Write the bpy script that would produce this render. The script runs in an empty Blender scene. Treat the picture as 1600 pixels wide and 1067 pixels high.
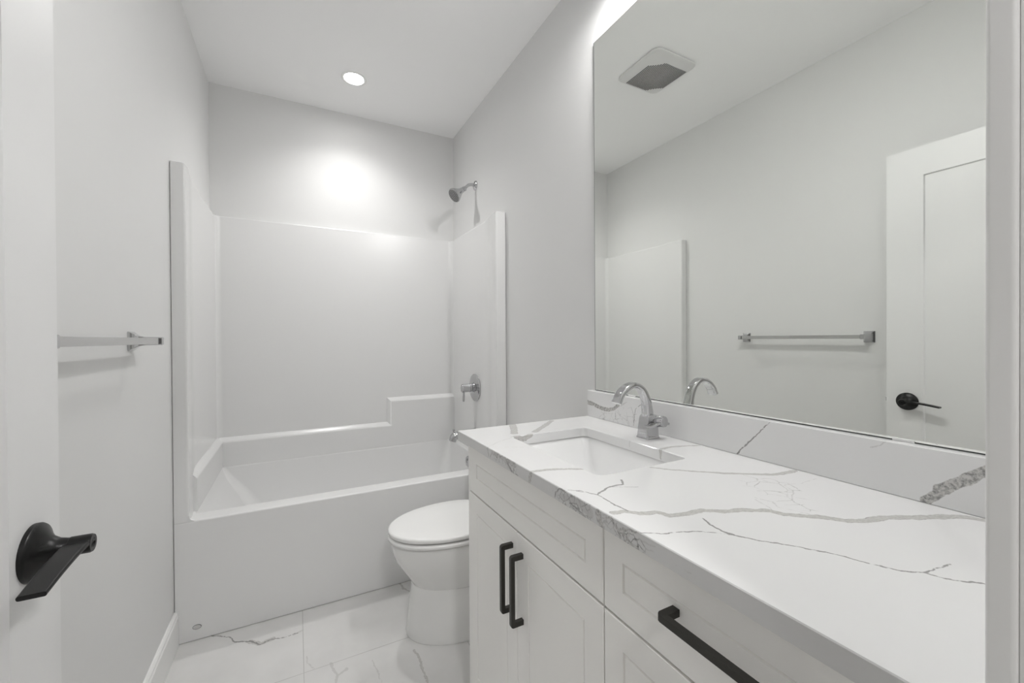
import bpy, bmesh, math, random
from mathutils import Vector, Matrix
random.seed(4)
SC = bpy.context.scene
COL = SC.collection
# ------------------------------------------------------------------ room dimensions (metres)
L, R = -0.4493, 1.0747          # left and right wall faces
BK, CE = 2.9993, 2.7799         # back wall, ceiling
T = 2.1185                      # front plane of the tub
FR = 0.087                      # bathroom face of the wall with the doorway
ZC = 0.932                      # counter top
CX = 0.4876                     # counter front edge
V = 1.332                       # far end of the counter
BSX = R - 0.032                 # backsplash face
MX = R - 0.005                  # mirror face

# ------------------------------------------------------------------ camera
cd = bpy.data.cameras.new('camera'); cam = bpy.data.objects.new('camera', cd); COL.objects.link(cam)
cd.sensor_fit = 'HORIZONTAL'; cd.sensor_width = 36.0; cd.lens = 36.0*642.15/1600; cd.clip_start = 0.01
_y, _p, _r = math.radians(27.6945), math.radians(-.3607), math.radians(-.347)
fw = Vector((math.sin(_y)*math.cos(_p), math.cos(_y)*math.cos(_p), math.sin(_p)))
rt = Vector((math.cos(_y), -math.sin(_y), 0)); up = rt.cross(fw)
rt, up = rt*math.cos(_r)+up*math.sin(_r), up*math.cos(_r)-rt*math.sin(_r)
m = Matrix((rt, up, -fw)).transposed().to_4x4(); m.translation = (0, 0, 1.245)
cam.matrix_world = m
SC.camera = cam
# ------------------------------------------------------------------ world, exposure
w = bpy.data.worlds.new('world'); SC.world = w; w.use_nodes = True
w.node_tree.nodes['Background'].inputs[0].default_value = (.9, .95, 1, 1)
w.node_tree.nodes['Background'].inputs[1].default_value = 0.3
SC.view_settings.view_transform = 'Standard'; SC.view_settings.look = "None"
SC.view_settings.exposure = 1.07
SC.view_settings.gamma = 1
SC.view_settings.use_curve_mapping = False
SC.cycles.use_denoising = True
SC.cycles.max_bounces = 14; SC.cycles.diffuse_bounces = 10; SC.cycles.glossy_bounces = 8
SC.cycles.sample_clamp_indirect = 6.0
SC.cycles.blur_glossy = 0.5
TUB_SPOT, TUB_LAMP, VANITY_LAMP, HALL_LAMP = 20.0, 30.0, 350.0, 48.0     # power of the beam, then emission strengths of the lamps of the place

# ------------------------------------------------------------------ materials
def mat(name, col, rough=.5, metal=0., spec=.5, bump=0., bscale=200., coat=0., var=0.):
    m = bpy.data.materials.new(name); m.use_nodes = True
    nt = m.node_tree; b = nt.nodes['Principled BSDF']
    b.inputs['Base Color'].default_value = (*col, 1); b.inputs['Roughness'].default_value = rough
    b.inputs['Metallic'].default_value = metal; b.inputs['Specular IOR Level'].default_value = spec
    b.inputs['Coat Weight'].default_value = coat; b.inputs['Coat Roughness'].default_value = .05
    g = nt.nodes.new('ShaderNodeNewGeometry')
    n = nt.nodes.new('ShaderNodeTexNoise'); n.inputs['Scale'].default_value = bscale; n.inputs['Detail'].default_value = 3
    nt.links.new(g.outputs['Position'], n.inputs['Vector'])
    if bump:
        bp = nt.nodes.new('ShaderNodeBump'); bp.inputs['Strength'].default_value = bump; bp.inputs['Distance'].default_value = .001
        nt.links.new(n.outputs['Fac'], bp.inputs['Height']); nt.links.new(bp.outputs['Normal'], b.inputs['Normal'])
    if var:
        n2 = nt.nodes.new('ShaderNodeTexNoise'); n2.inputs['Scale'].default_value = 3.
        nt.links.new(g.outputs['Position'], n2.inputs['Vector'])
        mx = nt.nodes.new('ShaderNodeMix'); mx.data_type = 'RGBA'
        mx.inputs['A'].default_value = (*col, 1); mx.inputs['B'].default_value = (*[c*(1-var) for c in col], 1)
        nt.links.new(n2.outputs['Fac'], mx.inputs['Factor']); nt.links.new(mx.outputs['Result'], b.inputs['Base Color'])
    return m
M_WALL = mat('wall_paint', (.72, .72, .716), .5, spec=.3, bump=.25, bscale=420, var=.02)
M_CEIL = mat('ceiling_paint', (.92, .92, .92), .8, spec=.2, bump=.15, bscale=300)
M_TRIM = mat('trim_paint', (.83, .83, .82), .35, bump=.05)
M_DOOR = mat('door_paint', (.75, .75, .75), .4, bump=.1, bscale=350)
M_ACRYL = mat("white_acrylic", (.745, .745, .742), .27, spec=.5, bump=.0)
M_PORC = mat('white_porcelain', (.80, .80, .79), .06, spec=.6)
M_SEAT = mat('white_seat_plastic', (.84, .84, .83), .18, spec=.5)
M_SINK = mat('sink_porcelain', (.88, .88, .88), .08, spec=.5)
M_CAB = mat('cabinet_lacquer', (.90, .89, .865), .38, bump=.06, bscale=300)
M_GAP = mat('dark_gap', (.05, .05, .05), .8)
M_CHROME = mat('chrome', (.58, .58, .59), .05, metal=1.)
M_SATIN = mat('satin_chrome', (.70, .70, .70), .16, metal=1.)
M_BLACK = mat('matte_black_metal', (.006, .006, .006), .34, metal=.0, spec=.32)
M_PULL = mat('dark_bronze_pull', (.05, .048, .043), .36, metal=.65)
M_PLAST = mat('fan_plastic', (.72, .72, .715), .4)
M_SLOT = mat('fan_slot_dark', (.16, .16, .16), .8)
M_HALL = mat('hall_paint', (.52, .515, .51), .6, bump=.1)
M_HFLOOR = mat('hall_floor', (.55, .52, .48), .4, var=.15)
M_EDGE = mat('mirror_edge', (.03, .035, .033), .3)
M_MIRROR = mat('mirror_glass', (.89, .905, .875), .0, metal=1.)
M_CLIP = mat('clear_clip', (.8, .8, .8), .15, spec=.5)
M_RUBBER = mat('drain_metal', (.45, .45, .45), .25, metal=1.)
def emit(name, col, s):
    m = bpy.data.materials.new(name); m.use_nodes = True; b = m.node_tree.nodes['Principled BSDF']
    b.inputs['Base Color'].default_value = (.8, .8, .8, 1)
    b.inputs['Emission Color'].default_value = (*col, 1); b.inputs['Emission Strength'].default_value = s
    return m
M_TUBL = emit('tub_lamp_lens', (1, .99, .98), TUB_LAMP)
M_VANL = emit('vanity_bulb_glass', (1, .99, .98), VANITY_LAMP)
M_HALLL = emit('hall_lamp_lens', (1, .99, .985), HALL_LAMP)

# veins: polylines with a half width at each end, measured over the stone; F filled grey band, D dark band, T dark hairline, L pale hairline
VEINS_HOLE=[
 ([(0.618, 1.163, 0.928), (0.649, 1.163, 0.919), (0.679, 1.163, 0.931)],0.008,0.007,'F'),
 ([(0.605, 1.163, 0.933), (0.626, 1.163, 0.921), (0.661, 1.163, 0.913)],0.0015,0.001,'D'),
 ([(0.9, 0.825, 0.933), (0.9, 0.825, 0.922), (0.9, 0.824, 0.908)],0.004,0.002,'F'),
 ([(0.9, 0.944, 0.93), (0.9, 0.946, 0.914)],0.0008,0.0006,'L'),
]
VEINS_TOP=[
 ([(0.499, 0.567, 0.932), (0.522, 0.564, 0.932), (0.541, 0.542, 0.932), (0.571, 0.532, 0.932), (0.578, 0.512, 0.932), (0.609, 0.502, 0.932), (0.649, 0.499, 0.932), (0.676, 0.479, 0.932), (0.718, 0.464, 0.932), (0.754, 0.441, 0.932), (0.76, 0.42, 0.932), (0.79, 0.394, 0.932), (0.812, 0.375, 0.932), (0.825, 0.355, 0.932), (0.858, 0.337, 0.932), (0.899, 0.33, 0.932), (0.931, 0.311, 0.932), (0.962, 0.296, 0.932), (1.002, 0.279, 0.932), (1.021, 0.267, 0.932), (1.031, 0.247, 0.932)],0.006,0.0085,'F'),
 ([(0.488, 0.489, 0.932), (0.513, 0.471, 0.932), (0.545, 0.461, 0.932), (0.574, 0.447, 0.932), (0.606, 0.42, 0.932), (0.622, 0.394, 0.932), (0.654, 0.353, 0.932), (0.672, 0.328, 0.932), (0.684, 0.305, 0.932), (0.699, 0.272, 0.932), (0.706, 0.256, 0.932), (0.712, 0.244, 0.932), (0.734, 0.228, 0.932), (0.738, 0.213, 0.932), (0.746, 0.2, 0.932), (0.768, 0.183, 0.932)],0.0008,0.0012,'T'),
 ([(0.622, 0.475, 0.932), (0.612, 0.454, 0.932), (0.609, 0.432, 0.932), (0.611, 0.414, 0.932)],0.0008,0.002,'T'),
 ([(0.734, 0.228, 0.932), (0.749, 0.226, 0.932), (0.764, 0.224, 0.932), (0.793, 0.22, 0.932)],0.001,0.0006,'T'),
 ([(0.531, 0.649, 0.932), (0.574, 0.67, 0.932), (0.598, 0.671, 0.932), (0.616, 0.669, 0.932), (0.635, 0.69, 0.932)],0.0015,0.002,'T'),
 ([(0.506, 0.685, 0.932), (0.522, 0.669, 0.932), (0.531, 0.649, 0.932), (0.529, 0.617, 0.932), (0.528, 0.592, 0.932), (0.53, 0.562, 0.932)],0.0008,0.0015,'T'),
 ([(0.582, 0.671, 0.932), (0.633, 0.641, 0.932)],0.0006,0.0003,'T'),
 ([(0.792, 0.49, 0.932), (0.8, 0.462, 0.932), (0.839, 0.448, 0.932), (0.896, 0.476, 0.932), (0.912, 0.504, 0.932), (0.903, 0.528, 0.932), (0.9, 0.582, 0.932)],0.0007,0.0007,'L'),
 ([(0.831, 0.508, 0.932), (0.855, 0.494, 0.932), (0.886, 0.47, 0.932)],0.0006,0.0006,'L'),
 ([(0.8, 0.462, 0.932), (0.785, 0.443, 0.932), (0.803, 0.392, 0.932)],0.0006,0.0006,'L'),
 ([(0.783, 0.484, 0.932), (0.763, 0.441, 0.932)],0.0006,0.0006,'L'),
 ([(0.912, 0.504, 0.932), (0.952, 0.491, 0.932), (1.016, 0.49, 0.932)],0.0006,0.0005,'L'),
 ([(0.757, 0.723, 0.932), (0.775, 0.699, 0.932), (0.809, 0.666, 0.932), (0.844, 0.635, 0.932), (0.88, 0.606, 0.932), (0.919, 0.579, 0.932), (0.958, 0.554, 0.932), (0.994, 0.545, 0.932), (1.029, 0.545, 0.932)],0.003,0.007,'F'),
 ([(0.493, 0.835, 0.932), (0.532, 0.83, 0.932), (0.58, 0.809, 0.932), (0.604, 0.793, 0.932)],0.007,0.004,'F'),
 ([(0.49, 1.086, 0.932), (0.543, 1.128, 0.932), (0.601, 1.152, 0.932)],0.0008,0.0008,'L'),
 ([(0.637, 1.201, 0.932), (0.671, 1.269, 0.932), (0.701, 1.337, 0.932)],0.012,0.012,'F'),
 ([(0.708, 1.188, 0.932), (0.778, 1.245, 0.932), (0.858, 1.314, 0.932)],0.01,0.009,'F'),
 ([(0.527, 1.065, 0.932), (0.578, 1.036, 0.932)],0.0006,0.0006,'L'),
 ([(0.914, 0.83, 0.932), (0.957, 0.832, 0.932), (1.0, 0.818, 0.932), (1.035, 0.804, 0.932)],0.006,0.004,'F'),
 ([(0.878, 0.513, 0.932), (0.832, 0.43, 0.932)],0.055,0.03,'K'),
 ([(0.496, 0.697, 0.932), (0.518, 0.68, 0.932), (0.53, 0.649, 0.932)],0.0008,0.001,'T'),
]
VEINS_EDGE=[
 ([(0.488, 1.076, 0.925), (0.488, 0.923, 0.918)],0.014,0.014,'K'),
 ([(0.488, 0.732, 0.916), (0.488, 0.616, 0.915)],0.016,0.016,'K'),
 ([(0.488, 0.593, 0.914), (0.488, 0.489, 0.909)],0.016,0.01,'K'),
 ([(0.488, 1.087, 0.933), (0.488, 1.078, 0.907)],0.001,0.001,'T'),
 ([(0.488, 1.055, 0.93), (0.488, 1.066, 0.908)],0.0008,0.001,'T'),
 ([(0.488, 1.05, 0.925), (0.488, 0.995, 0.928), (0.488, 0.949, 0.927), (0.488, 0.923, 0.928)],0.006,0.009,'L'),
 ([(0.488, 0.958, 0.917), (0.488, 0.932, 0.904), (0.488, 0.902, 0.904)],0.003,0.001,'T'),
 ([(0.488, 0.838, 0.928), (0.488, 0.846, 0.904)],0.006,0.005,'D'),
 ([(0.488, 0.735, 0.906), (0.488, 0.733, 0.918), (0.488, 0.72, 0.929), (0.488, 0.7, 0.931)],0.0015,0.001,'T'),
 ([(0.488, 0.714, 0.916), (0.488, 0.681, 0.92), (0.488, 0.65, 0.923), (0.488, 0.616, 0.917)],0.004,0.009,'L'),
 ([(0.488, 0.681, 0.912), (0.488, 0.65, 0.907), (0.488, 0.63, 0.903)],0.0012,0.001,'T'),
 ([(0.488, 0.66, 0.919), (0.488, 0.65, 0.911), (0.488, 0.67, 0.909)],0.001,0.001,'T'),
 ([(0.488, 0.593, 0.924), (0.488, 0.591, 0.915), (0.488, 0.583, 0.905)],0.008,0.006,'D'),
 ([(0.488, 0.582, 0.921), (0.488, 0.559, 0.93), (0.488, 0.55, 0.923), (0.488, 0.542, 0.912), (0.488, 0.536, 0.907)],0.0015,0.003,'D'),
 ([(0.488, 0.534, 0.919), (0.488, 0.521, 0.91), (0.488, 0.507, 0.904), (0.488, 0.494, 0.903)],0.003,0.002,'D'),
 ([(0.488, 0.528, 0.922), (0.488, 0.514, 0.925), (0.488, 0.489, 0.931)],0.002,0.0015,'D'),
 ([(0.488, 0.515, 0.921), (0.488, 0.525, 0.903)],0.0015,0.0015,'D'),
 ([(0.488, 0.492, 0.92), (0.488, 0.476, 0.92), (0.488, 0.457, 0.921)],0.0007,0.0006,'L'),
 ([(0.488, 0.479, 0.911), (0.488, 0.46, 0.912)],0.0006,0.0006,'L'),
 ([(0.488, 0.419, 0.913), (0.488, 0.394, 0.915)],0.0008,0.0005,'L'),
]
VEINS_SPLASH=[
 ([(1.043, 1.335, 0.987), (1.043, 1.294, 0.985), (1.043, 1.25, 0.976), (1.043, 1.217, 0.973), (1.043, 1.177, 0.983), (1.043, 1.15, 1.0)],0.008,0.006,'D'),
 ([(1.043, 1.217, 0.949), (1.043, 1.088, 0.97)],0.03,0.03,'K'),
 ([(1.043, 1.04, 1.017), (1.043, 1.063, 1.002), (1.043, 1.07, 0.973), (1.043, 1.075, 0.94)],0.0007,0.001,'T'),
 ([(1.043, 0.607, 1.032), (1.043, 0.631, 1.009), (1.043, 0.649, 0.986), (1.043, 0.669, 0.963), (1.043, 0.694, 0.933)],0.0006,0.0015,'T'),
 ([(1.043, 1.154, 0.981), (1.043, 1.139, 0.962), (1.043, 1.109, 0.951), (1.043, 1.095, 0.933)],0.0007,0.0006,'L'),
 ([(1.043, 1.259, 0.937), (1.043, 1.225, 0.959), (1.043, 1.185, 0.963)],0.0006,0.0006,'L'),
 ([(1.043, 1.138, 0.999), (1.043, 1.109, 1.018)],0.002,0.001,'L'),
 ([(1.043, 0.32, 0.936), (1.043, 0.3, 0.964), (1.043, 0.279, 0.984), (1.043, 0.261, 0.999), (1.043, 0.247, 1.013), (1.043, 0.233, 1.025)],0.008,0.0085,'D'),
 ([(1.043, 0.406, 1.018), (1.043, 0.39, 1.025), (1.043, 0.38, 1.033)],0.0006,0.0005,'L'),
]
VEINS_FLOOR=[
 ([(-0.331, 2.124, 0.0), (-0.258, 2.075, 0.0), (-0.236, 2.031, 0.0), (-0.181, 2.008, 0.0)],0.002,0.003,'T'),
 ([(-0.181, 2.008, 0.0), (-0.143, 1.969, 0.0), (-0.101, 1.978, 0.0)],0.008,0.012,'F'),
 ([(-0.182, 2.011, 0.0), (-0.143, 1.965, 0.0), (-0.101, 1.978, 0.0), (-0.057, 1.967, 0.0), (-0.005, 1.969, 0.0)],0.003,0.002,'T'),
 ([(-0.02, 1.967, 0.0), (0.014, 1.976, 0.0)],0.006,0.002,'L'),
 ([(0.107, 1.723, 0.0), (0.117, 1.674, 0.0), (0.125, 1.647, 0.0), (0.117, 1.615, 0.0)],0.005,0.003,'L'),
 ([(0.161, 1.67, 0.0), (0.125, 1.644, 0.0)],0.005,0.004,'L'),
 ([(0.409, 1.636, 0.0), (0.416, 1.585, 0.0), (0.413, 1.538, 0.0), (0.411, 1.458, 0.0)],0.004,0.0035,'F'),
 ([(0.026, 1.806, 0.0), (0.028, 1.765, 0.0), (0.048, 1.727, 0.0)],0.002,0.0015,'L'),
 ([(0.252, 1.662, 0.0), (0.263, 1.575, 0.0), (0.264, 1.539, 0.0)],0.002,0.001,'L'),
 ([(0.455, 2.134, 0.0), (0.465, 2.071, 0.0), (0.486, 2.032, 0.0)],0.006,0.003,'F'),
]

def stone(name, base, veins, rough, warp=.006, tile=None, cloud=.03, crack=30, crackw=.05, crackc=(.36, .355, .35)):
    m = bpy.data.materials.new(name); m.use_nodes = True; nt = m.node_tree; N = nt.nodes; K = nt.links
    b = N['Principled BSDF']; b.inputs['Roughness'].default_value = rough; b.inputs['Specular IOR Level'].default_value = .5
    def mth(op, a, c=None, d=None, clamp=False):
        n = N.new('ShaderNodeMath'); n.operation = op; n.use_clamp = clamp
        for i, v in enumerate((a, c, d)):
            if v is None: continue
            if isinstance(v, (int, float)): n.inputs[i].default_value = v
            else: K.new(v, n.inputs[i])
        return n.outputs[0]
    def vm(op, a, c=None, s=None):
        n = N.new('ShaderNodeVectorMath'); n.operation = op
        for i, v in enumerate((a, c)):
            if v is None: continue
            if isinstance(v, (tuple, Vector)): n.inputs[i].default_value = tuple(v)
            else: K.new(v, n.inputs[i])
        if s is not None: K.new(s, n.inputs['Scale'])
        return n.outputs['Value'] if op in ('DOT_PRODUCT', 'LENGTH') else n.outputs[0]
    def noise(vec, sc, det=3, rg=.6):
        n = N.new('ShaderNodeTexNoise'); n.inputs['Scale'].default_value = sc; n.inputs['Detail'].default_value = det
        n.inputs['Roughness'].default_value = rg; K.new(vec, n.inputs['Vector']); return n
    pos = N.new('ShaderNodeNewGeometry').outputs['Position']
    nz = noise(pos, 45, 4).outputs['Color']
    off = vm('MULTIPLY', vm('SUBTRACT', nz, (.5, .5, .5)), (warp, warp, warp))
    P = vm('ADD', pos, off)
    def dist(kinds):
        best = None; PB = P; cnt = 0
        for pts, w0, w1, k in veins:
            if k not in kinds: continue
            n = len(pts)-1
            for i in range(n):
                A, B2 = Vector(pts[i]), Vector(pts[i+1]); D = B2-A
                if D.length < 1e-4: continue
                wa = w0+(w1-w0)*i/n; wb = w0+(w1-w0)*(i+1)/n
                cnt += 1
                if cnt % 10 == 0:          # keeps the node evaluation in short runs
                    mm = N.new('ShaderNodeVectorMath'); mm.operation = 'MULTIPLY_ADD'
                    K.new(best, mm.inputs[0]); mm.inputs[1].default_value = (1e-9, 1e-9, 1e-9); K.new(PB, mm.inputs[2]); PB = mm.outputs[0]
                q = vm('SUBTRACT', PB, A)
                t = mth('ADD', vm('DOT_PRODUCT', q, D/D.length_squared), 0., clamp=True)
                d = vm('LENGTH', vm('SUBTRACT', q, vm('SCALE', D, None, t)))
                d = mth('SUBTRACT', d, mth('MULTIPLY_ADD', t, wb-wa, wa))
                best = d if best is None else mth('MINIMUM', best, d)
        return best
    def mix(fac, a, c):
        n = N.new('ShaderNodeMix'); n.data_type = 'RGBA'
        K.new(fac, n.inputs['Factor'])
        for key, v in (('A', a), ('B', c)):
            if isinstance(v, tuple): n.inputs[key].default_value = (*v, 1)
            else: K.new(v, n.inputs[key])
        return n.outputs['Result']
    def below(d, lo, hi):       # 1 where d<lo, 0 where d>hi
        return mth('MULTIPLY_ADD', d, -1/(hi-lo), hi/(hi-lo), clamp=True)
    cl = noise(pos, 2.5, 4).outputs['Fac']
    colr = mix(mth('MULTIPLY_ADD', cl, 2.2, -.7, clamp=True), tuple(c*(1-cloud) for c in base), base)
    grain = noise(pos, 160, 4, .7).outputs['Fac']
    streak = noise(P, 60, 5, .7).outputs['Fac']
    d = dist('L')
    if d is not None: colr = mix(mth('MULTIPLY', below(d, 0, .0012), .38), colr, (.40, .39, .38))
    d = dist('K')                                 # zones of fine crackle
    if d is not None:
        vo = N.new('ShaderNodeTexVoronoi'); vo.feature = 'DISTANCE_TO_EDGE'; vo.inputs['Scale'].default_value = crack; K.new(P, vo.inputs['Vector'])
        ck = mth('MULTIPLY', below(vo.outputs['Distance'], .0, crackw), below(d, -.003, .004))
        colr = mix(mth('MULTIPLY', ck, mth('MULTIPLY_ADD', noise(pos, 22, 3).outputs['Fac'], 5, -2.1, clamp=True)), colr, crackc)
    d = dist('F')
    if d is not None:
        body = mix(mth('MULTIPLY_ADD', grain, 3, -1, clamp=True), (.46, .45, .435), (.60, .59, .575))
        colr = mix(below(d, -.0005, .001), colr, body)
        rim = mth('MULTIPLY', below(mth('ABSOLUTE', d), .0002, .0014), mth('MULTIPLY_ADD', streak, 5, -2.2, clamp=True))
        colr = mix(mth('MULTIPLY', rim, .75), colr, (.20, .195, .19))
    d = dist('D')
    if d is not None:
        body = mix(mth('MULTIPLY_ADD', grain, 5, -1.9, clamp=True), (.26, .255, .25), (.60, .59, .575))
        colr = mix(below(d, -.0005, .001), colr, body)
    d = dist('T')
    if d is not None:
        colr = mix(mth('MULTIPLY', below(d, 0, .0011), .85), colr, (.22, .215, .21))
    if tile:
        x0, y0, sx, sy, gw = tile
        sp = N.new('ShaderNodeSeparateXYZ'); K.new(pos, sp.inputs[0])
        def gl(c, o, s):
            return mth('ABSOLUTE', mth('SUBTRACT', mth('PINGPONG', mth('ADD', c, -o+100*s), s/2), 0.))
        g = mth('MINIMUM', gl(sp.outputs[0], x0, sx), gl(sp.outputs[1], y0, sy))
        gm = below(g, gw*.5, gw)
        colr = mix(gm, colr, (.48, .47, .46))
        bp = N.new('ShaderNodeBump'); bp.inputs['Strength'].default_value = .4; bp.inputs['Distance'].default_value = .001
        K.new(mth('SUBTRACT', 1., gm), bp.inputs['Height']); K.new(bp.outputs[0], b.inputs['Normal'])
    K.new(colr, b.inputs['Base Color'])
    return m
QUARTZ = (.79, .79, .79)
M_QTOP = stone('quartz_top', QUARTZ, VEINS_TOP+VEINS_HOLE, .12, warp=.012, crack=24, crackw=.028)
M_QEDGE = stone('quartz_edge_shaded', (.64, .64, .635), VEINS_EDGE, .3, warp=.012, crack=75, crackw=.09, crackc=(.12, .115, .11))  # same quartz, shade on the front edge painted in as a darker base
M_QSPL = stone('quartz_splash', (.81, .81, .81), VEINS_SPLASH, .14, warp=.012, crack=40, crackw=.05)
M_FLOOR = stone('marble_tile', (.74, .735, .725), VEINS_FLOOR, .13, warp=.02, tile=(.015, 1.72, .6, 1.2,   .0016), cloud=.14)

# ------------------------------------------------------------------ mesh helpers (all coordinates are room coordinates)
def finish(bm, ang=32):
    bmesh.ops.remove_doubles(bm, verts=bm.verts, dist=1e-6)
    bmesh.ops.recalc_face_normals(bm, faces=bm.faces)
    for f in bm.faces: f.smooth = True
    a = math.radians(ang)
    for e in bm.edges:
        if len(e.link_faces) == 2 and e.calc_face_angle(0) > a: e.smooth = False
def obj(name, bm, material, parent=None, wn=True, ang=32, keep=False):
    if not keep: finish(bm, ang)
    me = bpy.data.meshes.new(name)
    xs = [v.co for v in bm.verts]
    lo = Vector([min(v[i] for v in xs) for i in range(3)]); hi = Vector([max(v[i] for v in xs) for i in range(3)])
    org = Vector(((lo.x+hi.x)/2, (lo.y+hi.y)/2, lo.z))
    bmesh.ops.translate(bm, verts=bm.verts, vec=-org)
    bm.to_mesh(me); bm.free()
    mats = material if isinstance(material, (list, tuple)) else [material]
    for q in mats: me.materials.append(q)
    o = bpy.data.objects.new(name, me); COL.objects.link(o)
    if parent is not None:
        o.parent = parent
        org = org - WORLD[parent.name]
    o.location = org; WORLD[o.name] = (org + WORLD[parent.name]) if parent is not None else org
    if wn:
        w = o.modifiers.new('weighted_normals', 'WEIGHTED_NORMAL'); w.keep_sharp = True
    return o
WORLD = {}
def thing(name, label, cat, loc=(0, 0, 0), group=None):
    o = bpy.data.objects.new(name, None); COL.objects.link(o); o.location = loc; WORLD[o.name] = Vector(loc)
    o.empty_display_size = .05
    if label: o['label'] = label
    if cat: o['category'] = cat
    if group: o['group'] = group
    return o
def tag(o, label, cat, group=None):
    o['label'] = label; o['category'] = cat
    if group: o['group'] = group
    return o
def struct(o): o['kind'] = 'structure'; return o
def box(bm, x0, y0, z0, x1, y1, z1, bev=0., seg=2, mi=0):
    g = bmesh.ops.create_cube(bm, size=1.)
    vs = g['verts']
    bmesh.ops.scale(bm, vec=(x1-x0, y1-y0, z1-z0), verts=vs)
    bmesh.ops.translate(bm, vec=((x0+x1)/2, (y0+y1)/2, (z0+z1)/2), verts=vs)
    fs = list({f for v in vs for f in v.link_faces})
    for f in fs: f.material_index = mi
    if bev:
        es = list({e for v in vs for e in v.link_edges})
        bmesh.ops.bevel(bm, geom=es, offset=bev, segments=seg, profile=.5, affect='EDGES')
def B(*a, **k):
    bm = bmesh.new(); box(bm, *a, **k); return bm
def rrect(cx, cy, w, h, r, n=6):
    "counter-clockwise rounded rectangle, n+1 points per corner"
    out = []
    for sx, sy, a0 in ((1, 1, 0), (-1, 1, 90), (-1, -1, 180), (1, -1, 270)):
        for i in range(n+1):
            a = math.radians(a0+90*i/n)
            out.append((cx+sx*(w/2-r)+r*math.cos(a), cy+sy*(h/2-r)+r*math.sin(a)))
    return out
def loft(bm, loops, cap0=True, cap1=True, mi=0):
    rings = [[bm.verts.new(p) for p in lp] for lp in loops]
    n = len(rings[0])
    for a, c in zip(rings, rings[1:]):
        for i in range(n):
            f = bm.faces.new((a[i], a[(i+1) % n], c[(i+1) % n], c[i])); f.material_index = mi
    if cap0: bm.faces.new(list(reversed(rings[0]))).material_index = mi
    if cap1: bm.faces.new(rings[-1]).material_index = mi
    return rings
def lathe(bm, prof, org, axis, n=32, cap=True, mi=0):
    "prof: (radius, distance along axis)"
    ax = Vector(axis).normalized(); u = ax.orthogonal().normalized(); v = ax.cross(u); o = Vector(org)
    loops = []
    for r, d in prof:
        r = max(r, 1e-5)
        loops.append([o+ax*d+(u*math.cos(2*math.pi*i/n)+v*math.sin(2*math.pi*i/n))*r for i in range(n)])
    loft(bm, loops, cap, cap, mi)
def sweep(bm, path, sect, side, mi=0):
    """path: points; sect(i) -> list of (a,b): a along `side`, b along the in-plane normal"""
    s = Vector(side).normalized(); P = [Vector(p) for p in path]; loops = []
    for i, p in enumerate(P):
        t = (P[min(i+1, len(P)-1)]-P[max(i-1, 0)]).normalized(); nn = t.cross(s).normalized()
        loops.append([p+s*a+nn*b for a, b in sect(i)])
    loft(bm, loops, True, True, mi)
def tube(bm, path, r, n=16, mi=0):
    P = [Vector(p) for p in path]; loops = []; u = None
    for i, p in enumerate(P):
        t = (P[min(i+1, len(P)-1)]-P[max(i-1, 0)]).normalized()
        u = t.orthogonal().normalized() if u is None else (u-t*u.dot(t)).normalized()
        v = t.cross(u); rr = r[i] if isinstance(r, (list, tuple)) else r
        loops.append([p+(u*math.cos(2*math.pi*k/n)+v*math.sin(2*math.pi*k/n))*rr for k in range(n)])
    loft(bm, loops, True, True, mi)
def spline(pts, n=8):
    P = [Vector(p) for p in pts]; P = [P[0]*2-P[1]]+P+[P[-1]*2-P[-2]]; out = []
    for i in range(1, len(P)-2):
        for k in range(n):
            t = k/n; a, b, c, d = P[i-1:i+3]
            out.append(.5*((2*b)+(c-a)*t+(2*a-5*b+4*c-d)*t*t+(3*b-a-3*c+d)*t**3))
    out.append(P[-2]); return out
def frame_panel(bm, org, ux, uy, un, w, h, prof, back):
    """a board w x h whose face has nested rectangles: prof = [(inset, depth)...]; last one is filled"""
    o, ux, uy, un = Vector(org), Vector(ux), Vector(uy), Vector(un)
    def loop(i, d): return [o+ux*a+uy*b-un*d for a, b in ((i, i), (w-i, i), (w-i, h-i), (i, h-i))]
    loops = [loop(0, back)]+[loop(i, d) for i, d in prof]
    loft(bm, loops, True, True)

# ================================================================== ROOM SHELL
YH = -2.3                                         # far end of the hallway behind the camera
XH0, XH1 = -1.5, 1.7
struct(obj('floor', B(L-.2, FR-.12, -.05, R+.2, BK+.1, 0), M_FLOOR, wn=False))
struct(obj('floor_hall', B(XH0, YH, -.05, XH1, FR-.12, 0), M_HFLOOR, wn=False))
bm = bmesh.new()                                  # ceiling with the round hole of the recessed lamp
LX, LY, LR = .313, 2.576, .056
out = rrect(LX, LY, .3, .3, .02, 6)
def plate_hole(bm, x0, y0, x1, y1, inner, z, flip=False, mi=0):
    "flat plate with a hole; inner is a closed ccw list of 4*(n+1) points starting at the +x+y corner"
    n = len(inner)//4
    oc = [bm.verts.new(p) for p in ((x1, y1, z), (x0, y1, z), (x0, y0, z), (x1, y0, z))]
    iv = [bm.verts.new((*p, z)) for p in inner]
    for k in range(4):
        for i in range(k*n, k*n+n-1): bm.faces.new((oc[k], iv[i+1], iv[i])).material_index = mi
        j = (k+1) % 4
        bm.faces.new((oc[k], oc[j], iv[j*n], iv[k*n+n-1])).material_index = mi
    return oc, iv
circ = [(LX+LR*math.cos(2*math.pi*(i/28)), LY+LR*math.sin(2*math.pi*(i/28))) for i in range(28)]
oc, iv = plate_hole(bm, L-.2, FR-.12, R+.2, BK+.1, circ, CE)
oc2, iv2 = plate_hole(bm, L-.2, FR-.12, R+.2, BK+.1, circ, CE+.1)
for a, c in ((oc, oc2), (iv, iv2)):
    for i in range(len(a)): bm.faces.new((a[i], a[(i+1) % len(a)], c[(i+1) % len(a)], c[i]))
struct(obj('ceiling', bm, M_CEIL, wn=False))
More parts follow.
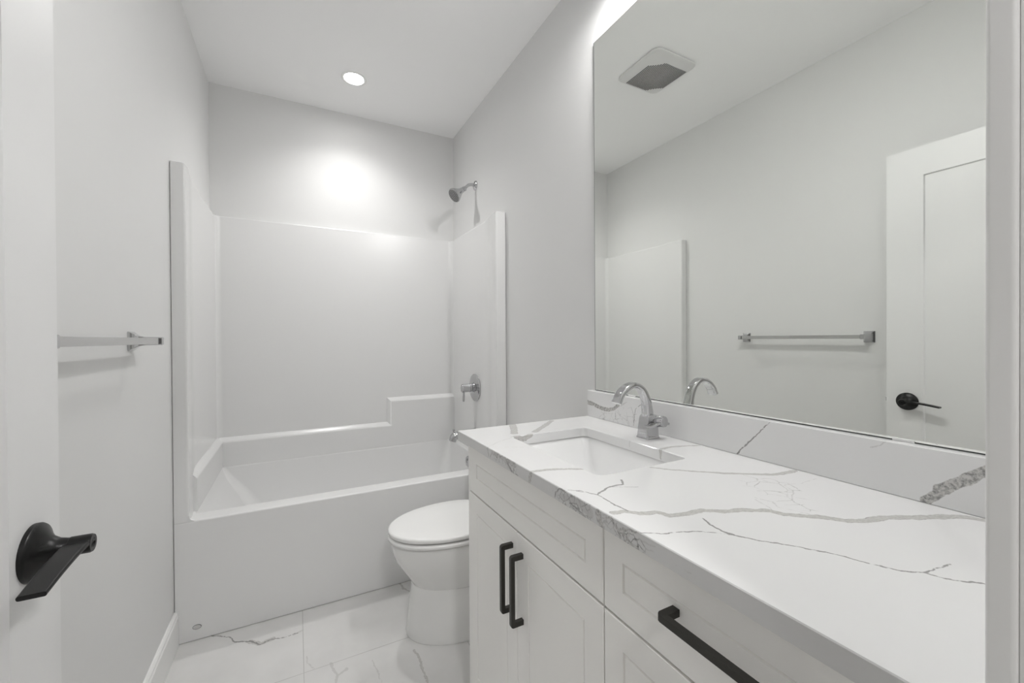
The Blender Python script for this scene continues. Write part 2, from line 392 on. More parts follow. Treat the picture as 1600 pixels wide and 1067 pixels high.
struct(obj('ceiling_hall', B(XH0, YH, CE, XH1, FR-.12, CE+.1), M_CEIL, wn=False))
struct(obj('wall_left', B(L-.1, FR-.12, 0, L, BK+.1, CE), M_WALL, wn=False))
struct(obj('wall_right', B(R, FR-.12, 0, R+.1, BK+.1, CE), M_WALL, wn=False))
struct(obj('wall_back', B(L, BK, 0, R, BK+.1, CE), M_WALL, wn=False))
bm = bmesh.new()                                  # wall with the doorway the camera stands in
DX0, DX1, DZ = -.352, .4405, 2.105
box(bm, L, FR-.12, 0, DX0, FR, CE); box(bm, DX1, FR-.12, 0, R, FR, CE); box(bm, DX0, FR-.12, DZ, DX1, FR, CE)
struct(obj('wall_front', bm, M_WALL, wn=False))
bm = bmesh.new()
box(bm, XH0-.1, YH, 0, XH0, FR-.12, CE); box(bm, XH1, YH, 0, XH1+.1, FR-.12, CE); box(bm, XH0-.1, YH-.1, 0, XH1+.1, YH, CE)
box(bm, XH0-.1, FR-.12, 0, L-.1, FR-.02, CE); box(bm, R+.1, FR-.12, 0, XH1+.1, FR-.02, CE)
struct(obj('wall_hall', bm, M_HALL, wn=False))
# jamb lining and casing of the doorway
bm = bmesh.new()
box(bm, DX1-.0055, FR-.12, 0, DX1, FR, DZ, .001); box(bm, DX0, FR-.12, 0, DX0+.012, FR, DZ, .001); box(bm, DX0, FR-.12, DZ-.012, DX1, FR, DZ, .001)
struct(obj('trim_1', bm, M_TRIM))
bm = bmesh.new()
box(bm, DX1-.0105, FR, 0, DX1+.055, FR+.015, DZ+.06, .003, 3); box(bm, L+.001, FR, DZ-.002, DX1-.011, FR+.015, DZ+.06, .003, 3)
struct(obj('trim_2', bm, M_TRIM))
# baseboard on the left wall: profiled
bm = bmesh.new()
prof = [(L, 0), (L+.014, 0), (L+.014, .118), (L+.011, .124), (L+.011, .132), (L+.006, .139), (L, .139)]
loft(bm, [[(x, y, z) for x, z in prof] for y in (FR, T-.001)])
struct(obj('baseboard_left', bm, M_TRIM, ang=20))
bm = bmesh.new(); prof = [(R, 0), (R-.014, 0), (R-.014, .118), (R-.011, .124), (R-.011, .132), (R-.006, .139), (R, .139)]
loft(bm, [[(x, y, z) for x, z in prof] for y in (V+.004, T-.001)])
struct(obj('baseboard_right', bm, M_TRIM, ang=20))

# ================================================================== DOOR
door = struct(thing('door_1', None, None, (-.347, .125, 0)))
bm = bmesh.new()
HX = -.330                                       # face towards the room
frame_panel(bm, (HX, .125, .012), (0, 1, 0), (0, 0, 1), (1, 0, 0), .772, 2.08, [(0, .0), (.1285, .0), (.1320, .0085), (.1321, .0085)], .017)
frame_panel(bm, (HX-.034, .125, .012), (0, 1, 0), (0, 0, 1), (-1, 0, 0), .772, 2.08, [(0, .0), (.1285, .0), (.1320, .0085), (.1321, .0085)], .017)
obj('door_panel', bm, M_DOOR, door)
hz, hy = .949, .822
bm = bmesh.new()                                  # rose and neck
lathe(bm, [(.0395, 0), (.0395, .005), (.0375, .008), (.030, .0115), (.020, .018), (.0145, .027), (.0125, .036), (.0125, .040)], (HX, hy, hz), (1, 0, 0), 48)
hd = obj('door_handle', bm, M_BLACK, door)
bm = bmesh.new()                                  # hub and blade of the lever
lathe(bm, [(.0120, .0375), (.0132, .0385), (.0132, .0605), (.012, .063), (.007, .063), (.006, .061)], (HX, hy, hz), (1, 0, 0), 32)
pts = spline([(HX+.0475, hy+.008, hz+.003), (HX+.0475, hy-.03, hz+.003), (HX+.0475, hy-.075, hz-.001), (HX+.0475, hy-.122, hz-.008)], 6)
nP = len(pts)
def lev(i):
    t = i/(nP-1); w_ = .0155*(1-.15*t); h_ = .0042*(1-.25*t)
    return rrect(0, 0, 2*w_, 2*h_, h_*.8, 3)
sweep(bm, pts, lev, (1, 0, 0))
obj('lever', bm, M_BLACK, hd)
bm = B(HX-.028, .8965, hz-.028, HX-.006, .8975, hz+.028, .0003); box(bm, HX-.023, .897, hz-.009, HX-.011, .905, hz+.009, .002)
obj('latch', bm, M_SATIN, door)
bm = bmesh.new()                                  # the knob side facing the wall
lathe(bm, [(.0395, 0), (.0395, .005), (.030, .0115), (.0145, .02), (.0125, .030)], (HX-.034, hy, hz), (-1, 0, 0), 32)
box(bm, HX-.034-.042, hy-.12, hz-.005, HX-.034-.028, hy+.012, hz+.005, .003)
obj('door_handle', bm, M_BLACK, door)
for z in (.25, 1.05, 1.85):
    bm = bmesh.new(); lathe(bm, [(.0065, 0), (.0065, .09)], (HX+.002, .1205, z), (0, 0, 1), 16)
    obj('hinge', bm, M_BLACK, door)

# ================================================================== TUB AND SHOWER SURROUND
unit = thing('bathtub_shower_unit', 'white one-piece acrylic bathtub and shower surround filling the far alcove', 'bathtub', ((L+R)/2, (T+BK)/2, 0))
YB = BK-.030                                      # face of the back panel
def arc(cx, cy, r, a0, a1, n=6):
    return [(cx+r*math.cos(math.radians(a0+(a1-a0)*i/n)), cy+r*math.sin(math.radians(a0+(a1-a0)*i/n))) for i in range(n+1)]
XL, XR = -.397, 1.008                            # inner sides of the front columns
# plan of the inside face from the left wall round to the right wall
inner = [(L+.002, T)] + arc(XL-.010, T+.010, .010, -90, 0, 6) + [(XL-.001, T+.06), (XL-.008, T+.12), (L+.031, T+.25)] \
      + arc(L+.030+.028, YB-.028, .028, 180, 90, 6) + arc(R-.026-.028, YB-.028, .028, 90, 0, 6) \
      + [(R-.027, T+.25), (XR+.016, T+.12), (XR+.003, T+.06)] + arc(XR+.010, T+.010, .010, 180, 270, 6) + [(R-.002, T)]
def surround_loop(z, push=0.0):
    return [(x, y, z) for x, y in inner]
ZT = 1.985
bm = bmesh.new()
outer = []
for x, y in inner:                               # matching points on the alcove walls
    if y >= YB-.001 or (L+.05 < x < R-.05 and y > T+.3): outer.append((min(max(x, L+.001), R-.001), BK-.001))
    elif x < .3: outer.append((L+.001, min(max(y, T+.001), BK-.001)))
    else: outer.append((R-.001, min(max(y, T+.001), BK-.001)))
outer[0] = (L+.001, T+.001); outer[-1] = (R-.001, T+.001)
def topz(y):                                      # the top runs level with a slight fall towards the front
    return ZT-.010*max(0, min(1, (YB-y)/.85))
n = len(inner)
lo_ = [bm.verts.new((x, y, .499)) for x, y in inner]
rA = [bm.verts.new((x, y, topz(y)-.006)) for x, y in inner]
rB = [bm.verts.new((x+(ox-x)*.12, y+(oy-y)*.12, topz(y))) for (x, y), (ox, oy) in zip(inner, outer)]
rC = [bm.verts.new((ox, oy, topz(y))) for (x, y), (ox, oy) in zip(inner, outer)]
for a, c in ((lo_, rA), (rA, rB), (rB, rC)):
    for i in range(n-1): bm.faces.new((a[i], a[i+1], c[i+1], c[i]))
obj('surround_panels', bm, M_ACRYL, unit, ang=40)
# moulded ledge: stepped on the back, returning along the left side
bm = bmesh.new()
ZL, ZR2, XS = .668, .838, .560
YL = YB-.030
zb = .498
poly = [(L+.02, zb), (L+.02, ZL), (XS, ZL), (XS, ZR2), (R-.022, ZR2), (R-.022, zb)]
def inset_poly(off):
    # outline pulled in by off along the free (upper) edges
    return [(L+.02, zb), (L+.02, ZL-off), (XS+off, ZL-off), (XS+off, ZR2-off), (R-.022, ZR2-off), (R-.022, zb)]
lps = []
for off, yy in ((0, YB+.002), (.0005, YB-.003), (.003, YB-.009), (.018, YL+.007), (.0235, YL+.0025), (.030, YL)):
    lps.append([(x, yy, z) for x, z in inset_poly(off)])
loft(bm, lps)
XLL = L+.060                                     # face of the left ledge
lps = []
for off, xx in ((0, L+.02), (.0005, L+.034), (.003, L+.040), (.018, XLL-.007), (.0235, XLL-.0025), (.030, XLL)):
    lps.append([(xx, yy, z) for yy, z in ((T+.115, zb), (T+.115, ZL-off), (YB, ZL-off), (YB, zb))])
loft(bm, lps)
obj('ledge', bm, M_ACRYL, unit, ang=50)
# tub: apron, rim and basin in one shell
bm = bmesh.new()
RZ = .500
x0, x1, y0, y1 = L+.060, R-.062, T+.088, YL
def ring(x0, x1, y0, y1, r, z, n=7):
    return [(*p, z) for p in rrect((x0+x1)/2, (y0+y1)/2, x1-x0, y1-y0, r, n)]
rings = [ring(x0-.006, x1+.004, y0-.006, y1+.004, .022, RZ), ring(x0-.0015, x1, y0-.0015, y1, .020, RZ-.003), ring(x0, x1-.002, y0, y1-.001, .020, RZ-.010),
         ring(x0+.02, x1-.006, y0+.008, y1-.006, .035, RZ-.06), ring(x0+.085, x1-.020, y0+.022, y1-.018, .06, .34), ring(x0+.150, x1-.035, y0+.035, y1-.030, .075, .22),
         ring(x0+.195, x1-.055, y0+.050, y1-.045, .085, .16), ring(x0+.250, x1-.095, y0+.085, y1-.080, .09, .132), ring(x0+.33, x1-.16, y0+.14, y1-.13, .08, .128)]
rv = [[bm.verts.new(p) for p in r_] for r_ in rings]
for a, c in zip(rv, rv[1:]):
    for i in range(len(a)): bm.faces.new((a[i], a[(i+1) % len(a)], c[(i+1) % len(a)], c[i]))
bm.faces.new(rv[-1])
# rim deck
n8 = 8
X0d, X1d = L+.002, R-.002
oc = [bm.verts.new(p) for p in ((X1d, BK-.002, RZ), (X0d, BK-.002, RZ), (X0d, T+.008, RZ), (X1d, T+.008, RZ))]
iv = rv[0]
for k in range(4):
    for i in range(k*n8, k*n8+n8-1): bm.faces.new((oc[k], iv[i+1], iv[i]))
    j = (k+1) % 4
    bm.faces.new((oc[k], oc[j], iv[j*n8], iv[k*n8+n8-1]))
# front roll and apron
prev = (oc[2], oc[3])
for dy, z in ((.005, RZ-.0006), (.0023, RZ-.0023), (.0006, RZ-.005), (0, RZ-.008), (0, .004), (.003, 0.001)):
    cur = (bm.verts.new((X0d, T+dy, z)), bm.verts.new((X1d, T+dy, z)))
    bm.faces.new((prev[0], prev[1], cur[1], cur[0])); prev = cur
obj('tub', bm, M_ACRYL, unit, ang=45)
for sx, xc in ((1, XL-.001), (-1, XR+.001)):
    r = .020; pts = [(xc-sx*.004, RZ+r)]+[(xc+sx*(r-r*math.cos(math.radians(a))), RZ+r-r*math.sin(math.radians(a))) for a in (15, 30, 45, 60, 75, 90)]+[(xc-sx*.004, RZ-.002)]
    pts = [(xc-sx*.004, RZ+r), (xc, RZ+r)]+pts[1:]
    bm = bmesh.new(); loft(bm, [[(x, yy, z) for x, z in pts] for yy in (T+.0006, T+.010)])
    obj('fillet', bm, M_ACRYL, unit)
bm = bmesh.new(); lathe(bm, [(.014, 0), (.014, .0012), (.012, .0018)], (-.375, T, .056), (0, -1, 0), 32)
bmesh.ops.scale(bm, vec=(1, 1, .62), verts=bm.verts, space=Matrix.Translation((0.375, -T, -.056)))
o = obj('maker_badge', bm, M_SATIN, unit); o['label'] = 'small oval metal badge low on the apron'
bm = bmesh.new(); tt = [(-.375+.0145*math.cos(a_), T-.0005, .056+.009*math.sin(a_)) for a_ in [2*math.pi*k_/40 for k_ in range(41)]]
tube(bm, tt, .0009, 8); obj('badge_rim', bm, M_GAP, o)
bm = bmesh.new(); lathe(bm, [(.036, 0), (.036, .006), (.033, .010), (.012, .012), (.011, .0095)], (R-.0685, 2.545, .435), (-1, 0, .05), 36)
box(bm, R-.086, 2.541, .440, R-.074, 2.549, .455, .002)
o = obj('overflow_plate', bm, M_CHROME, unit); o['label'] = 'round chrome overflow plate'
bm = bmesh.new(); lathe(bm, [(.032, 0), (.032, .003), (.02, .005), (.019, .002)], (.80, 2.53, .128), (0, 0, 1), 32)
o = obj('drain', bm, M_CHROME, unit)

# shower valve
vx, vy, vz = R-.033, 2.522, .925
t = thing('shower_valve', 'round chrome shower control with small lever on right surround wall', 'shower control', (vx, vy, vz-.09))
bm = bmesh.new(); lathe(bm, [(.090, 0), (.090, .003), (.086, .007), (.060, .012), (.036, .015), (.036, .017)], (vx+.004, vy, vz), (-1, 0, 0), 56)
obj('escutcheon', bm, M_CHROME, t)
bm = bmesh.new(); lathe(bm, [(.030, .013), (.030, .022), (.026, .024), (.026, .030), (.029, .032), (.029, .036)], (vx, vy, vz), (-1, 0, 0), 40)
obj('sleeve', bm, M_CHROME, t)
bm = bmesh.new(); lathe(bm, [(.0255, .036), (.027, .038), (.027, .086), (.0255, .089)], (vx, vy, vz), (-1, 0, 0), 40)
k = obj('knob', bm, M_CHROME, t)
bm = B(vx-.085, vy-.006, vz-.088, vx-.071, vy+.006, vz-.024, .003, 3)
obj('lever', bm, M_CHROME, k)
# shower head
t = thing('showerhead', 'chrome bell-shaped shower head on a short bent arm high on the right wall', 'shower head', (R, 2.56, 2.25))
bm = bmesh.new(); lathe(bm, [(.031, 0), (.031, .003), (.026, .009), (.014, .013), (.0125, .016)], (R, 2.56, 2.276), (-1, 0, 0), 40)
obj('flange', bm, M_CHROME, t)
bm = bmesh.new(); tube(bm, spline([(R-.004, 2.56, 2.276), (R-.030, 2.56, 2.277), (R-.055, 2.56, 2.268), (R-.074, 2.56, 2.248), (R-.082, 2.56, 2.238)], 6), .0105, 20)
obj('arm', bm, M_CHROME, t)
hd_o = Vector((R-.078, 2.56, 2.244)); hax = Vector((-.78, -.10, -.62)).normalized()
bm = bmesh.new(); lathe(bm, [(.013, -.004), (.0165, 0), (.0165, .012), (.0125, .016), (.0155, .020), (.018, .026), (.0185, .034), (.022, .046), (.032, .064), (.043, .084), (.0475, .094), (.0475, .100), (.045, .103)], hd_o, hax, 48)
hb = obj('head_body', bm, M_CHROME, t)
bm = bmesh.new(); lathe(bm, [(.0445, .1025), (.0445, .1045), (.043, .1055)], hd_o, hax, 48)
u_ = hax.orthogonal().normalized(); v_ = hax.cross(u_)
obj('spray_face', bm, mat('spray_face_grey', (.30, .30, .30), .3), hb)
bm = bmesh.new()
for rr, cnt in ((.008, 5), (.019, 11), (.029, 16), (.038, 22)):
    for i in range(cnt):
        a = 2*math.pi*i/cnt; p = hd_o+hax*.1052+(u_*math.cos(a)+v_*math.sin(a))*rr
        lathe(bm, [(.0031, 0), (.0024, .003)], p, hax, 8)
o = obj('nozzles', bm, M_SLOT, hb); o['kind'] = 'stuff'
# tub spout
sy, sz = 2.522, .622
t = thing('tub_spout', 'chrome tub filler spout below the shower control, partly behind the countertop corner', 'tub spout', (R-.03, sy, sz-.03))
bm = bmesh.new()
pth = spline([(R-.029, sy, sz+.004), (R-.07, sy, sz+.004), (R-.13, sy, sz+.003), (R-.175, sy, sz-.004), (R-.190, sy, sz-.034)], 5)
rad = [.030-.006*min(1, i/(len(pth)-1)*1.1) for i in range(len(pth))]
tube(bm, pth, rad, 28)
obj('spout_body', bm, M_CHROME, t)
bm = bmesh.new(); lathe(bm, [(.0045, 0), (.0045, .012), (.008, .015), (.008, .021), (.005, .024)], (R-.180, sy, sz+.018), (0, 0, 1), 20)
obj('diverter_knob', bm, M_CHROME, t)

# ================================================================== TOILET
TY = 1.742
t = thing('toilet', 'white two-piece toilet with closed oval lid between tub and vanity', 'toilet', (.72, TY, 0))
def egg(xf, xb, hw, z, n=48, sq=2.25, wide=.56):
    "egg outline: front at xf, back at xb, half width hw, widest at `wide` of the length from the front"
    xm = xf+(xb-xf)*wide; out = []
    for i in range(n):
        a = 2*math.pi*i/n; c, s = math.cos(a), math.sin(a)
        e = 2/sq if c > 0 else 1.0
        x = xm+(xb-xm)*abs(c)**e if c > 0 else xm-(xm-xf)*abs(c)
        y = hw*(1 if s > 0 else -1)*abs(s)**(2/sq if c > 0 else .96)
        out.append((x, TY+y, z))
    return out
bm = bmesh.new()                                  # bowl
loft(bm, [egg(.434, .87, .140, .205), egg(.428, .88, .147, .216), egg(.412, .89, .156, .240), egg(.386, .90, .167, .280), egg(.358, .90, .178, .325),
          egg(.346, .90, .1825, .365), egg(.342, .90, .184, .392), egg(.345, .90, .182, .402), egg(.352, .89, .176, .406)])
obj('bowl', bm, M_PORC, t, ang=60)
bm = bmesh.new()                                  # pedestal
loft(bm, [egg(.405, .92, .168, .0), egg(.402, .92, .170, .006), egg(.406, .92, .167, .03), egg(.412, .91, .160, .09), egg(.420, .90, .152, .15), egg(.426, .88, .146, .208), egg(.432, .87, .140, .214)])
obj('pedestal', bm, M_PORC, t, ang=60)
bm = bmesh.new()                                  # seat ring seen as a band
loft(bm, [egg(.350, .83, .178, .406), egg(.338, .83, .1835, .4095), egg(.331, .835, .188, .412), egg(.329, .836, .189, .420), egg(.332, .835, .187, .425), egg(.345, .83, .178, .428)])
obj('seat', bm, M_SEAT, t, ang=60)
bm = bmesh.new()                                  # lid, slightly domed
loft(bm, [egg(.345, .83, .178, .4325), egg(.333, .835, .186, .436), egg(.331, .836, .1875, .446), egg(.334, .834, .185, .4515), egg(.342, .828, .179, .4545), egg(.40, .79, .135, .4575), egg(.50, .70, .06, .459)])
obj('lid', bm, M_SEAT, t, ang=60)
for q_ in (-.065, .065): obj('seat_hinge', B(.80, TY+q_-.02, .405, .845, TY+q_+.02, .452, .008, 3), M_SEAT, t)
bm = bmesh.new()
def rl(x0_, x1_, hw, r, z): return [(*p, z) for p in rrect((x0_+x1_)/2, TY, x1_-x0_, 2*hw, r, 6)]
loft(bm, [rl(.80, 1.03, .10, .03, .20), rl(.82, 1.04, .12, .03, .34), rl(.86, 1.055, .185, .03, .40), rl(.865, 1.06, .195, .035, .43), rl(.858, 1.062, .215, .035, .74), rl(.86, 1.06, .213, .03, .745)])
obj('tank', bm, M_PORC, t, ang=40)
bm = bmesh.new(); loft(bm, [rl(.852, 1.064, .222, .035, .746), rl(.848, 1.066, .226, .035, .752), rl(.848, 1.066, .226, .035, .772), rl(.853, 1.062, .221, .03, .778)])
obj('tank_lid', bm, M_PORC, t, ang=40)
bm = B(.842, TY-.16, .68, .856, TY-.14, .70, .003); box(bm, .838, TY-.165, .685, .846, TY-.09, .696, .003)
obj('flush_lever', bm, M_CHROME, t)

# ================================================================== VANITY
FX = .513                                        # front plane of doors and drawers
Y0 = FR+.003; YM = .609; YE = 1.303
cab = thing('sink_cabinet', 'off-white vanity cabinet under the sink with two doors', 'cabinet', ((FX+R)/2, (YM+YE)/2, 0))
bm = bmesh.new()
box(bm, FX+.021, YM+.001, .09, R-.001, YM+.018, .893); box(bm, FX+.021, YE-.034, .09, R-.001, YE-.018, .893)
box(bm, FX+.021, YM+.018, .09, R-.001, YE-.034, .108); box(bm, FX+.075, YM+.001, 0, FX+.09, YE-.018, .09)
box(bm, FX+.021, YM+.018, .72, FX+.036, YE-.034, .893); box(bm, R-.012, YM+.018, .108, R-.001, YE-.034, .893)
obj('carcass', bm, M_GAP, cab, wn=False)
bm = B(FX+.001, YE-.0175, 0, R-.001, YE, .900, .0015)
obj('end_panel', bm, M_CAB, cab)
def front(name, ya, yb, za, zb_, parent, g=.062):
    "board with a thin rectangular groove; ya<yb"
    bm = bmesh.new()
    frame_panel(bm, (FX, ya, za), (0, 1, 0), (0, 0, 1), (-1, 0, 0), yb-ya, zb_-za,
                [(.0, .0015), (.0015, 0), (g-.002, 0), (g-.0003, .0040), (g+.0012, .0040), (g+.003, .0005), (g+.0031, .0005)], .019)
    return obj(name, bm, M_CAB, parent, ang=25)
def pull(a, b_, parent, name='handle'):
    "square bar handle between a and b (points on the board's face)"
    a, b_ = Vector(a), Vector(b_); d = (b_-a).normalized(); n_ = Vector((-1, 0, 0)); s = d.cross(n_)
    bm = bmesh.new(); q = .0055; out_ = .036
    ln = (b_-a).length
    # C-shaped outline in the plane (d, n_)
    o1 = [(-.006, 0), (-.006, out_-.006), (-.0035, out_-.0015), (.001, out_)]
    o2 = [(ln-.001, out_), (ln+.0035, out_-.0015), (ln+.006, out_-.006), (ln+.006, 0)]
    inn = [(ln-.007, 0), (ln-.007, out_-.011), (.007, out_-.011), (.007, 0)]
    pl = o1+o2+inn
    lp = [[a+d*u0+n_*v0+s*w0 for u0, v0 in pl] for w0 in (-q, q)]
    A = [bm.verts.new(p) for p in lp[0]]; Bv = [bm.verts.new(p) for p in lp[1]]; m_ = len(pl)
    for i in range(m_): bm.faces.new((A[i], A[(i+1) % m_], Bv[(i+1) % m_], Bv[i]))
    for W_ in (A, Bv):
        # three convex-ish strips: first leg, bar, second leg
        bm.faces.new((W_[0], W_[1], W_[2], W_[3], W_[10], W_[11]))
        bm.faces.new((W_[3], W_[4], W_[9], W_[10]))
        bm.faces.new((W_[4], W_[5], W_[6], W_[7], W_[8], W_[9]))
    es = [e for e in bm.edges if len(e.link_faces) == 2 and e.calc_face_angle(0) > .9]
    bmesh.ops.recalc_face_normals(bm, faces=bm.faces)
    bmesh.ops.bevel(bm, geom=es, offset=.0009, segments=2, profile=.5, affect='EDGES')
    return obj(name, bm, M_PULL, parent)
YD = .957                                        # where the doors meet
front('false_drawer_front', YM+.0015, YE-.0185, .7385, .893, cab, .055)
d1 = front('door', YD+.0012, YE-.0185, .088, .7335, cab, .057)
d2 = front('door', YM+.0015, YD-.0012, .088, .7335, cab, .060)
pull((FX, YD+.026, .518), (FX, YD+.026, .689), d1)
pull((FX, YD-.030, .514), (FX, YD-.030, .685), d2)
dr = thing('drawer_cabinet', 'off-white drawer cabinet beside the doorway under the countertop', 'cabinet', ((FX+R)/2, (Y0+YM)/2, 0))
bm = bmesh.new()
box(bm, FX+.021, Y0, .09, R-.001, YM, .893); box(bm, FX+.075, Y0, 0, R-.001, YM, .09)
obj('carcass', bm, M_GAP, dr, wn=False)
for za, zb_ in ((.7385, .893), (.4135, .7335), (.088, .4085)):
    f_ = front('drawer', Y0+.018, YM-.0015, za, zb_, dr, .052)
    zc = .826 if za > .7 else zb_-.13
    pull((FX, .251, zc), (FX, .441, zc), f_)
# worktop with the sink cut-out
HX0, HX1, HY0, HY1 = .607, .900, .733, 1.163
hole = rrect((HX0+HX1)/2, (HY0+HY1)/2, HX1-HX0, HY1-HY0, .022, 6)
bm = bmesh.new()
ZB = ZC-.030; e = .0015
inner_t = rrect((HX0+HX1)/2, (HY0+HY1)/2, HX1-HX0+2*e, HY1-HY0+2*e, .022+e, 6)
oc, iv = plate_hole(bm, CX+e, Y0, R-.001, V-e, inner_t, ZC, mi=0)
ob = [bm.verts.new(p) for p in ((R-.001, V, ZC-e), (CX, V, ZC-e), (CX, Y0, ZC-e), (R-.001, Y0, ZC-e))]
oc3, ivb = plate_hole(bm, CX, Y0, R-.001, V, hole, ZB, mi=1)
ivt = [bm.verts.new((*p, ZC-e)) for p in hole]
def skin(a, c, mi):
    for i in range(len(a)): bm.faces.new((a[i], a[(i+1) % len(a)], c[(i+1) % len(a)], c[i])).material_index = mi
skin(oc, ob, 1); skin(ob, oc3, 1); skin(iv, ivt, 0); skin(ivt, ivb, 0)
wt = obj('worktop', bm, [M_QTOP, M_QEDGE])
tag(wt, 'white quartz vanity worktop with grey veins and rectangular sink cut-out', 'countertop')
o = obj('backsplash', B(BSX, Y0, ZC+.0005, R-.0005, V, 1.0354, .0012), M_QSPL)
tag(o, 'low white veined quartz backsplash along the wall below the mirror', 'backsplash')
# undermount basin
sk = thing('sink', 'white rectangular undermount sink set below the worktop', 'sink', ((HX0+HX1)/2, (HY0+HY1)/2, .76))
bm = bmesh.new()
cxs, cys = (HX0+HX1)/2, (HY0+HY1)/2
def sr(w_, h_, r, z, dx=0, dy=0): return [(*p, z) for p in rrect(cxs+dx, cys+dy, w_, h_, r, 8)]
W0, H0 = HX1-HX0, HY1-HY0
loops = [sr(W0+.05, H0+.05, .03, .79), sr(W0+.06, H0+.06, .035, ZB-.012), sr(W0+.06, H0+.06, .035, ZB-.0005),
         sr(W0+.014, H0+.014, .03, ZB-.0005), sr(W0+.008, H0+.008, .03, ZB-.004), sr(W0-.006, H0-.014, .024, ZB-.018), sr(W0-.036, H0-.085, .022, ZB-.08),
         sr(W0-.065, H0-.16, .026, ZB-.124), sr(W0-.10, H0-.22, .035, ZB-.136), sr(.05, .05, .0249, ZB-.141)]
rr_ = [[bm.verts.new(p) for p in lp] for lp in loops]
for a, c in zip(rr_, rr_[1:]):
    for i in range(len(a)): bm.faces.new((a[i], a[(i+1) % len(a)], c[(i+1) % len(a)], c[i]))
bm.faces.new(rr_[-1])
obj('basin', bm, M_SINK, sk, ang=50)
bm = bmesh.new(); lathe(bm, [(.023, 0), (.023, .002), (.018, .0035), (.016, .0015)], (cxs, cys, ZB-.1408), (0, 0, 1), 28)
obj('drain', bm, M_CHROME, sk)

# faucet
fx, fy = .978, .946
fc = thing('faucet', 'chrome single-handle faucet with a high arched spout beside the sink', 'faucet', (fx, fy, ZC))
bm = bmesh.new()
def sq(w_, h_, z, dx=0, r=.004): return [(*p, z) for p in rrect(fx+dx, fy, w_, h_, r, 4)]
loft(bm, [sq(.054, .050, ZC+.0005), sq(.054, .050, ZC+.003), sq(.051, .046, ZC+.006), sq(.046, .041, ZC+.045, .001), sq(.043, .038, ZC+.066, .002), sq(.040, .035, ZC+.072, .003, .008)])
obj('body', bm, M_CHROME, fc)
bm = bmesh.new()
pth = spline([(.979, fy, .985), (.975, fy, 1.020), (.967, fy, 1.056), (.948, fy, 1.086), (.918, fy, 1.101), (.886, fy, 1.093), (.862, fy, 1.073), (.849, fy, 1.050)], 6)
nn_ = len(pth)
def sp(i):
    t_ = i/(nn_-1); wy = .030+(.010*max(0, t_-.45)); th = .040-.023*min(1, t_*2.0)+.003*max(0, t_-.6)
    return rrect(0, 0, wy, th, min(wy, th)*.42, 6)
sweep(bm, pth, sp, (0, 1, 0))
s_ = obj('spout', bm, M_CHROME, fc, ang=50)
bm = bmesh.new()
lathe(bm, [(.010, 0), (.017, .001), (.018, .006), (.0175, .026), (.016, .030), (.012, .032)], (fx+.020, fy-.016, ZC+.052), (.15, -1, .1), 28)
kb = obj('handle_hub', bm, M_CHROME, fc)
bm = bmesh.new()
pth2 = spline([(1.022, fy-.036, .978), (1.002, fy-.036, .984), (.975, fy-.037, .982), (.950, fy-.037, .977), (.928, fy-.036, .979)], 6); n2 = len(pth2)
sweep(bm, pth2, lambda i: rrect(0, 0, .020-.004*i/n2, .0085-.002*i/n2, .003, 4), (0, 1, 0))
obj('lever', bm, M_CHROME, kb)

# mirror
mr = thing('wall_mirror', 'large frameless wall mirror above the backsplash, fan and door reflected', 'mirror', (R, .7, 1.037))
bm = bmesh.new(); box(bm, R-.0042, Y0+.001, 1.0360, R-.0005, 1.3170, 2.4340)
obj('backing', bm, M_EDGE, mr, wn=False)
bm = bmesh.new(); box(bm, MX, Y0+.002, 1.0382, R-.0042, 1.3140, 2.4318)
obj('glass', bm, M_MIRROR, mr, wn=False)
for yy in (.362, 1.11):
    bm = bmesh.new(); box(bm, MX-.002, yy-.017, 1.0358, MX-.0002, yy+.017, 1.0405, .0004)
    obj('clip', bm, M_CLIP, mr)

# towel bar
tb = thing('towel_bar', 'chrome towel bar on the left wall beyond the open door', 'towel bar', (L, 1.33, 1.24))
TX = L+.066
for yy in (1.008, 1.652):
    bm = bmesh.new(); lps = []
    for dx, hw, hh in ((0, .024, .029), (.005, .024, .029), (.010, .020, .025), (.022, .0125, .016), (.038, .0105, .013), (.066, .0105, .0125), (.077, .0105, .0125), (.079, .009, .011)):
        lps.append([(L+dx, yy+a, 1.245+b_) for a, b_ in rrect(0, 0, 2*hw, 2*hh, .003, 3)])
    loft(bm, lps)
    o = obj('post', bm, M_CHROME, tb)
bm = B(TX-.008, 1.008, 1.2355, TX+.008, 1.652, 1.2545, .0012)
obj('bar', bm, mat('brushed_bar', (.62, .62, .615), .13, metal=1.), tb)

# exhaust fan
fn = thing('exhaust_fan', 'square white ceiling exhaust fan cover with louvred centre, seen in the mirror', 'exhaust fan', (.294, 1.713, CE))
bm = bmesh.new()
def fr_(w_, r, z): return [(*p, z) for p in rrect(.294, 1.713, w_, w_, r, 8)]
loft(bm, [fr_(.300, .040, CE), fr_(.300, .040, CE-.004), fr_(.318, .041, CE-.0045), fr_(.318, .041, CE-.008), fr_(.312, .038, CE-.0115), fr_(.290, .030, CE-.0145), fr_(.10, .02, CE-.0155)])
obj('cover', bm, M_PLAST, fn, ang=40)
bm = bmesh.new()
ns = 22
for i in range(ns):                               # fine slots, two opposite corners of the field are cut off in a curve
    x = .151+(.390-.151)*(i+.5)/ns
    ya, yb = 1.621, 1.855
    if x > .318: ya += .062*((x-.318)/.072)**.7
    if x < .224: yb -= .066*((.224-x)/.073)**.7
    box(bm, x-.0024, ya, CE-.0172, x+.0024, yb, CE-.0130)
o = obj('louvre_slots', bm, M_SLOT, fn, wn=False)
